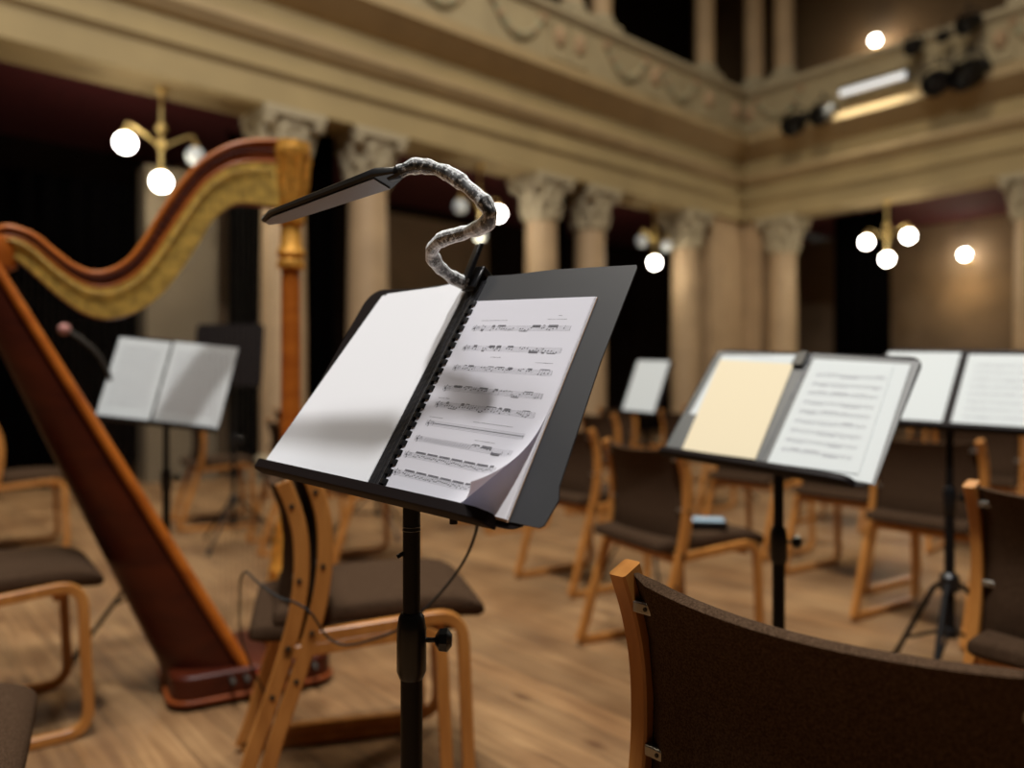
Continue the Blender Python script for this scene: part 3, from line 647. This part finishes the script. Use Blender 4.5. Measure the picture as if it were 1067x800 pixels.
for k in range(21):
    y = PY0+.006+k*.0137
    P = [(PX0+.0055, y, .0004), (PX0+.004, y, .0020), (PX0-.001, y, .0032), (PX0-.006, y, .0015), (PX0-.007, y, -.002)]
    m.strip(P, .0075, .0009, (0, 1, 0))
m.tube([(PX0-.0065, PY0, -.0005), (PX0-.0065, PY1, -.0005)], .003, 8); m.build('comb_binding', M['plastic'], sc)

# blank sheets on the left
bl = thing('blank_sheets', 'blank white sheets on the left half of the front music stand', 'paper', F1.translation); bl.matrix_world = F1
L = [(-.2605, -.004), (-.0245, .002), (-.0235, .3165), (-.2015, .3015)]
def lquad(dx, z, t, tw=0): 
    m = MB(); P = [(a+dx*(1 if a < -.1 else .3), b+tw*(1 if b > .1 else 0)) for a, b in L]; m.prism(P, z, z+t); return m
lquad(.002, -.0036, .0012).build('lower_sheets', M['paper2'], bl)
lquad(.0, -.0022, .0002, .001).build('top_sheet', M['paper2'], bl)
m = MB(); m.prism([(-.20, .290), (-.060, .306), (-.040, .322), (-.058, .3215), (-.085, .3165), (-.192, .3065)], -.0030, -.0023); m.build('turned_edge', M['paper2'], bl)

# clip lamp with film-wrapped gooseneck
base = F1 @ Vector((-.014, .330, .0))
lp = thing('clip_lamp', 'slim black reading lamp with film-wrapped gooseneck clipped to the front stand', 'lamp', base)
def lw(p): return tuple(Vector(p)-base)
G = [at(484, 295, 1.085), at(470, 288, 1.06), at(456, 276, 1.03), at(450, 262, 1.0), at(460, 250, .97), at(482, 243, .94), at(502, 236, .905), at(511, 226, .885), at(506, 213, .885), at(492, 199, .895), at(474, 185, .91), at(455, 176, .922), at(434, 173, .93), at(415, 179, .93)]
Gp = [Vector(lw(p)) for p in bez(G, 6)]
m = MB(); m.tube(Gp, .0062, 12); m.build('gooseneck', M['plastic'], lp)
RW = random.Random(5); m = MB(); rad = [.0090+.0009*math.sin(i*.55)+.0006*math.sin(i*1.3+1)+RW.uniform(-.0003, .0004) for i in range(len(Gp))]
m.tube(Gp, rad, 14); fo_ = m.build('film_wrap', M['film'], lp, smooth=20)
A = at(415, 180, .93); B = at(276, 229, 1.10); ax = (B-A).normalized(); sd = ax.cross(Vector((0, 0, 1))).normalized()   # head runs parallel to the desk
def hsec(m, p, wd, th, rollv): 
    pass
def blade(p0, p1, w0, w1, t0, t1, r, drop=0, n=10, nose=True):
    m = MB(); vs = []; up = sd.cross(ax).normalized(); side = (sd*math.cos(r)+up*math.sin(r)).normalized(); nn = ax.cross(side).normalized()
    if nn.z < 0: nn = -nn
    sec = [(-.5, -.3), (-.42, -.5), (.42, -.5), (.5, -.3), (.5, .2), (.40, .5), (-.40, .5), (-.5, .2)]
    for i in range(n+1):
        t = i/n; p = p0.lerp(p1, t); k = math.sin(min(1, t/.10)*PI/2) if nose else 1; k2 = math.sin(min(1, (1-t)/.08)*PI/2)*.6+.4
        wd = (w0+(w1-w0)*t)*(.45+.55*k)*k2; th = (t0+(t1-t0)*t)*(.7+.3*k)
        for a, b in sec: vs.append(lw(p+side*a*wd+nn*(b*th-drop)))
    K = len(sec); fs = [(i*K+j, i*K+(j+1) % K, (i+1)*K+(j+1) % K, (i+1)*K+j) for i in range(n) for j in range(K)]+[tuple(range(K))[::-1], tuple(range(n*K, (n+1)*K))]
    m.add(vs, fs); return m
blade(A, B, .038, .026, .014, .008, -.26).build('lamp_head', M['plastic'], lp, smooth=40)
blade(A.lerp(B, .10), A.lerp(B, .97),   .028, .019, .001, .001, -.26, drop=.0078, nose=False).build('light_strip', M['foil'], lp)
m = MB(); m.tube([lw(at(424, 175, .93)), lw(A), lw(A.lerp(B, .05))], [.0075, .0085, .008], 12); m.build('neck_joint', M['plastic'], lp)
# clip: two jaws gripping the top edge
m = MB(); m.X = Matrix.Translation(-base) @ F1; m.box(-.026, .002, .306, .340, .0035, .0075); m.box(-.024, .000, .303, .309, .001, .0055); m.box(-.026, .002, .334, .344, -.014, .0075); m.box(-.026, .002, .300, .344, -.018, -.014)
m.build('clip', M['plastic'], lp, bevel=.002)
q0 = at(486, 290, 1.075); q1 = at(500, 254, 1.09); m = MB(); m.strip([lw(q0), lw(q1)], .008, .014, tuple(Vector((.8, .6, 0)))); m.build('clip_lever', M['plastic'], lp, bevel=.001)
C = [at(492, 296, 1.12), at(500, 420, 1.16), at(498, 530, 1.18), at(494, 560, 1.25), at(480, 590, 1.32), at(455, 622, 1.40), at(425, 650, 1.48), at(395, 664, 1.56), at(360, 672, 1.62), at(340, 662, 1.62), at(325, 640, 1.58), at(308, 628, 1.575), at(290, 622, 1.575), at(268, 606, 1.7), at(255, 596, 1.78), at(250, 618, 1.85), at(256, 680, 2.02), at(300, 770, 2.29)]
C[-1].z = .01
m = MB(); m.tube([lw(p) for p in bez(C, 8)], .0026, 8); m.build('power_cord', M['rubber'], lp)

# ---- other stands
def simple_pages(F, label, spec, name='sheet_music', gp=None):
    r = thing(name, label, 'sheet music', F.translation, group=gp); r.matrix_world = F
    for (x0, x1, y0, y1, z, mt, nm, sk) in spec:
        m = MB(); m.prism([(x0, y0), (x1, y0), (x1+sk, y1), (x0+sk, y1)], z, z+.001); m.build(nm, M[mt], r)
    return r
F2 = dframe((.37, 1.88, H-.159), math.radians(-44.4), math.radians(40.5), math.radians(-5.0))
music_stand(F2, -.005, .505, .335, .625, 1.80, 'black music stand with a cream page and printed music, right of centre', collar=.70, hub=.42, legrot=1.0, lip=(0, .47))
fo2 = thing('folder', 'black open folder under the cream page on the second stand', 'folder', F2.translation); fo2.matrix_world = F2
m = MB(); m.prism([(.0, -.002), (.255, -.002), (.255, .328), (.0, .328)], -.0055, -.004); m.build('left_cover', M['folder2'], fo2)
m = MB(); m.prism([(.258, -.002), (.508, -.004), (.500, .322), (.258, .332)], -.0055, -.004); m.build('right_cover', M['folder2'], fo2)
m = MB(); m.tube([(.2565, 0, -.0045), (.2565, .328, -.0045)], .003, 8); m.build('spine', M['spine'], fo2)
for z in (.29, .30):
    pass
m = MB(); m.box(.225, .25, .285, .33, -.003, .006); m.build('binder_clip', M['plastic'], fo2, bevel=.002)
r = thing('sheet_music', 'white page with small heading lying behind the cream page', 'sheet music', F2.translation); r.matrix_world = F2
m = MB(); m.prism([(.018, .115), (.20, .135), (.218, .324), (.020, .312)], -.0038, -.0030); m.build('page', M['paper3'], r)
m = MB()
x = .10
while x < .16: m.box(x, x+.004, .3115, .3140, -.0029, -.0027); x += .0062
m.build('heading', M['ink2'], r)
r = thing('cream_page', 'plain cream-yellow page on the left half of the second stand', 'paper', F2.translation); r.matrix_world = F2
m = MB(); m.prism([(.050, .008), (.243, .012), (.224, .294), (.022, .296)], -.0028, -.0016); m.build('page', M['cream'], r)
r = thing('sheet_music', 'printed music page on the right half of the second stand', 'sheet music', F2.translation); r.matrix_world = F2
m = MB(); m.prism([(.273, .006), (.502, -.002), (.484, .310), (.266, .314)], -.0038, -.0028); m.build('lower_page', M['paper3'], r)
m = MB(); m.prism([(.275, .008), (.471, .014), (.452, .300), (.268, .311)], -.0026, -.0012); m.build('top_page', M['paper3'], r)
m = MB(); notation(m, .292, .446, [.265-.027*i for i in range(9)], sp=.0021, off=-.0010, rnd=random.Random(4), lw=.0003, dens=.45); m.build('printed_music', [M['ink2'], M['ink2']], r, smooth=0, fix=False)

F3 = dframe((1.317, 2.334, H-.124), math.radians(-40.3), math.radians(41.5), math.radians(-2.7))
music_stand(F3, -.24, .27, .32, 1.345, 2.36, 'black tripod music stand with two white pages, at the right edge of the photo', collar=.72, hub=.45, legrot=math.radians(-132), spread=.30)
simple_pages(F3, 'plain off-white page on the left half of the right-edge stand', [(-.232, -.012, .002, .305, -.0045, 'paper3', 'page', .004)])
r = simple_pages(F3, 'faintly printed white page on the right half of the right-edge stand', [(.012, .235, .002, .297, -.0045, 'paper3', 'page', .004)])
m = MB(); notation(m, .04, .21, [.25-.03*i for i in range(8)], off=-.0033, rnd=random.Random(8), lw=.0003, dens=.5); m.build('printed_music', [M['ink2'], M['ink2']], r, smooth=0, fix=False)

F4 = dframe((.594, 4.167, H-.143), math.radians(-49.3), math.radians(23.5), math.radians(-2.5))
music_stand(F4, -.02, .245, .31, .72, 4.10, 'small distant music stand with one white sheet, left of the cream-page stand', collar=.68, hub=.40, legrot=.6, spread=.26)
simple_pages(F4, 'single white sheet on the distant stand left of the cream-page stand', [(.0, .22, .0, .30, -.0045, 'paper3', 'page', 0)])

F5 = dframe((-1.600, 2.943, H-.118), math.radians(-1.3), math.radians(18.8), math.radians(-6.2))
music_stand(F5, -.005, .49, .335, -1.36, 3.02, 'black music stand with two printed pages seen through the harp strings', collar=.70, hub=.42, legrot=math.radians(205))
r = simple_pages(F5, 'printed page on the left half of the stand behind the harp strings', [(.002, .215, .0, .325, -.0045, 'paper3', 'page', .003)])
m = MB(); notation(m, .03, .19, [.28-.028*i for i in range(9)], off=-.0033, rnd=random.Random(2), lw=.0004, dens=.7); m.build('printed_music', [M['ink2'], M['ink2']], r, smooth=0, fix=False)
r = simple_pages(F5, 'printed page on the right half of the stand behind the harp strings', [(.225, .485, -.004, .33, -.0045, 'paper3', 'page', .003)])
m = MB(); notation(m, .25, .46, [.28-.028*i for i in range(9)], off=-.0033, rnd=random.Random(6), lw=.0004, dens=.7); m.build('printed_music', [M['ink2'], M['ink2']], r, smooth=0, fix=False)
F6 = dframe((-2.06, 4.95, H+.0), math.radians(2), math.radians(10))
music_stand(F6, .0, .44, .40, -1.83, 5.05, 'empty black music stand standing behind the harp, right of the printed pages', collar=.70, hub=.30, legrot=.4)
for (x, y, yaw, lb) in ((-.95, 5.3, -.2, 'distant black music stand left of the front stand pole'), (2.9, 6.6, -.7, 'distant empty black music stand between the right-hand stands'), (1.9, 6.9, -.7, 'distant empty black music stand above the cream page')):
    Fx = dframe((x-.2, y, 1.0 if x < 2.5 else .95), yaw, math.radians(60)); music_stand(Fx, 0, .44, .30, x, y+.12, lb, collar=.6, hub=.3, legrot=x)
# thin gooseneck rod beside the left stand
r = thing('slim_rod_lamp', 'thin dark bent rod with pinkish tip, beside the stand behind the harp', 'lamp', at(105, 385, 3.0))
rb = at(105, 385, 3.0)
m = MB(); m.tube([tuple(p-rb) for p in bez([at(118, 400, 3.0), at(104, 372, 2.98), at(88, 356, 2.96), at(72, 345, 2.94)], 6)], .009, 8); m.build('rod', M['bolt'], r)
m = MB(); m.sphere(tuple(at(67, 343, 2.93)-rb), .022, 12, 8); m.build('tip', mat('pink_grille', (.45, .20, .17), .6), r)

# ------------------------------------------------------------------ harp
HO = Vector((-.821, 2.85, 0)); HE = Vector((-.866, -.5, 0)).normalized(); HN = Vector((-HE.y, HE.x, 0))  # HN: across the harp plane
if HN.y > 0: HN = -HN                                                                                # points to the camera
def hp(px, py):
    k = (px-533.5)/800; t = (k*HO.y-HO.x)/(HE.x-k*HE.y); D = HO.y+t*HE.y; return (t, H+(400-py)/800*D)
harp = thing('harp', 'large pedal harp with gilded pillar and neck, at the left', 'harp', HO); HX = Matrix.Identity(4)
for i in range(3): HX[i][0] = HE[i]; HX[i][1] = HN[i]; HX[i][2] = (0, 0, 1)[i]
harp.matrix_world = Matrix.Translation(HO) @ HX      # local x: towards the body, y: to the viewer's side, z up
top = [hp(*p) for p in [(300, 149), (275, 147), (250, 149), (230, 156), (208, 170), (188, 192), (170, 218), (152, 247), (135, 269), (115, 281), (95, 283), (75, 275), (55, 260), (38, 246), (20, 238), (4, 236), (-14, 246)]]
bot = [hp(*p) for p in [(300, 219), (278, 216), (252, 213), (236, 218), (220, 232), (205, 256), (188, 282), (168, 307), (143, 325), (115, 333), (90, 328), (66, 313), (44, 294), (26, 278), (12, 270), (0, 272), (-14, 290)]]
def spl(P, n=4): return [(p.x, p.y) for p in bez([Vector((a, b, 0)) for a, b in P], n)]
T_, B_ = spl(top), spl(bot)
m = MB(); m.prism(T_+B_[::-1], -.028, .028, 'y'); m.build('neck', M['harp_wood'], harp, bevel=.006)
# carved moulding along the upper edge and gilt plate under it
mid = [(a[0]+(b[0]-a[0])*.34, a[1]+(b[1]-a[1])*.34) for a, b in zip(T_, B_)]
m = MB(); m.prism(mid[2:-3]+B_[2:-3][::-1], .028, .034, 'y'); m.build('action_plate', M['gplate'], harp, bevel=.002)
m = MB(); m.tube([(a, .030, b) for a, b in [(p[0], p[1]-.008) for p in T_]], .010, 8); m.build('moulding', M['harp_light'], harp)
m = MB(); m.tube([(a, .032, b) for a, b in mid], .005, 8); m.build('moulding', M['harp_light'], harp)
m = MB(); c2 = [(a[0]+(b[0]-a[0])*.18, a[1]+(b[1]-a[1])*.18) for a, b in zip(T_, B_)]
for i in range(1, len(c2)-1): m.sphere((c2[i][0], .028, c2[i][1]), .010, 8, 6)
m.build('carving', M['harp_dark'], harp)
# tuning pins and discs
c3 = [(a[0]+(b[0]-a[0])*.50, a[1]+(b[1]-a[1])*.50) for a, b in zip(T_, B_)]
m = MB()
for i in range(4, len(c3)-6):
    m.X = Matrix.Translation((c3[i][0], .034, c3[i][1])) @ Matrix.Rotation(-PI/2, 4, 'X'); m.lathe([(.005, 0), (.005, .014), (.003, .016)], seg=8)
m.build('tuning_pins', M['brass'], harp)
# pillar
top_z = hp(303, 150)[1]
m = MB(); m.lathe([(.030, .60), (.0385, .66), (.036, 1.0), (.034, hp(303, 280)[1])], seg=24); m.build('pillar', M['harp_light'], harp)
z1 = hp(303, 280)[1]; z2 = hp(303, 222)[1]
m = MB(); m.lathe([(.034, z1-.005), (.050, z1+.005), (.050, z1+.025), (.040, z1+.035), (.052, z1+.055), (.040, z1+.085), (.036, z2-.05), (.050, z2-.035), (.050, z2-.01), (.040, z2)], seg=24)
m.build('pillar_collar', M['gilt'], harp)
m = MB(); m.lathe([(.046, z2), (.056, z2+.02), (.056, z2+.08), (.062, top_z-.07), (.072, top_z-.05), (.072, top_z-.025), (.070, top_z-.015), (.070, top_z)], seg=24)
for k in range(10):
    q = 2*PI*k/10; d = Vector((math.cos(q), math.sin(q), 0)); m.tube([d*.046+Vector((0, 0, z2+.03)), d*.060+Vector((0, 0, z2+.10)), d*.066+Vector((0, 0, top_z-.08)), d*.076+Vector((0, 0, top_z-.055))], [.007, .010, .009, .006], 6)
m.build('crown', M['gilt'], harp)
m = MB(); m.lathe([(.085, .10), (.10, .13), (.098, .20), (.088, .26), (.070, .34), (.078, .38), (.06, .42), (.050, .50), (.056, .53), (.046, .57), (.036, .62)], seg=28)
for k in range(9):
    q = 2*PI*k/9; d = Vector((math.cos(q), math.sin(q), 0)); m.tube([d*.094+Vector((0, 0, .13)), d*.102+Vector((0, 0, .20)), d*.075+Vector((0, 0, .33)), d*.062+Vector((0, 0, .43)), d*.052+Vector((0, 0, .52))], [.012, .016, .012, .010, .006], 6)
m.build('pillar_base', M['gilt'], harp)
# body: half-conical shell behind a flat soundboard
a1 = Vector((hp(-16, 258)[0], 0, hp(-16, 258)[1])); a0x, a0z = hp(252, 688); a0 = Vector((a0x, 0, a0z)); axis = (a0-a1); Lb = axis.length; axis.normalize()
back = Vector((axis.z, 0, -axis.x)); back = -back if back.x < 0 else back        # away from the strings
n = 24; K = 16; vs = []
for i in range(n+1):
    t = i/n; c = a1+axis*Lb*t; hw = .045+.125*t**1.1; dp = .085+.150*t**.9
    for k in range(K+1):
        q = PI*k/K; vs.append(c+Vector((0, 1, 0))*hw*math.cos(q)+back*dp*math.sin(q)**.8)
fs = [(i*(K+1)+k, i*(K+1)+k+1, (i+1)*(K+1)+k+1, (i+1)*(K+1)+k) for i in range(n) for k in range(K)]
fs += [(i*(K+1), (i+1)*(K+1), (i+1)*(K+1)+K, i*(K+1)+K) for i in range(n)]+[tuple(range(K+1)), tuple(range(n*(K+1), (n+1)*(K+1)))]
m = MB(); m.add(vs, fs); body = m.build('soundbox', M['harp_dark'], harp)
vs = []
for t in (0, 1):
    c = a1+axis*Lb*t; hw = .048+.128*t
    for s in (1, -1):
        for dd in (-.010, .004): vs.append(c+Vector((0, 1, 0))*hw*s-back*-dd)
m = MB(); m.add(vs, [(0, 1, 5, 4), (2, 6, 7, 3), (0, 4, 6, 2), (1, 3, 7, 5), (0, 2, 3, 1), (4, 5, 7, 6)]); m.build('soundboard', M['harp_light'], harp)
m = MB(); e0 = a1+Vector((0, .048, 0)); e1 = a0+Vector((0, .174, 0)); m.tube([e0, e1], [.014, .019], 10); e0 = a1+Vector((0, -.048, 0)); e1 = a0+Vector((0, -.174, 0)); m.tube([e0, e1], [.014, .019], 10); m.build('edge_strip', M['harp_light'], harp)
m = MB(); q = hp(-4, 262); m.lathe([(.02, -.07), (.055, -.05), (.062, 0), (.055, .04), (.02, .055)], (q[0], 0, q[1]), 20); m.build('shoulder', M['harp_light'], harp)
# base
bx0 = -.10; bx1 = hp(172, 715)[0]
m = MB(); m.prism(rrect(bx0, bx1, -.21, .21, .07), .03, .11); m.build('base', M['harp_dark'], harp, bevel=.01)
m = MB(); m.prism(rrect(bx0-.012, bx1+.012, -.222, .222, .08), .018, .034); m.build('base_moulding', M['harp_wood'], harp, bevel=.004)
for (x, y) in ((bx0+.05, .15), (bx0+.05, -.15), (bx1-.06, .15), (bx1-.06, -.15)):
    m = MB(); m.lathe([(.03, 0), (.036, .008), (.028, .02)], (x, y, 0), 14); m.build('foot', M['rubber'], harp)
for i in range(7):
    x = bx0+.08+i*.045; m = MB(); m.tube([(x, .19, .085), (x+.0, .255, .095), (x, .27, .085)], [.006, .008, .009], 8); m.build('pedal', M['red'] if i == 4 else M['bolt'], harp)
# strings
def interp(P, x):
    for (a, b), (c, d) in zip(P, P[1:]):
        if min(a, c) <= x <= max(a, c): return b+(d-b)*(x-a)/(c-a+1e-9)
xs0, xs1 = .075, a1.x-.07; NS = 44
for i in range(NS):
    x = xs0+(xs1-xs0)*i/(NS-1); zt = interp([(p[0], p[1]) for p in c3], x)
    t = (x-a1.x)/(a0.x-a1.x); zb = a1.z+(a0.z-a1.z)*t
    if zt is None or zt-zb < .04: continue
    m = MB(); m.tube([(x, .040, zt), (x, .012, zb)], .0008 if i < 12 else .0005, 5); m.build('string', M['string'], harp)
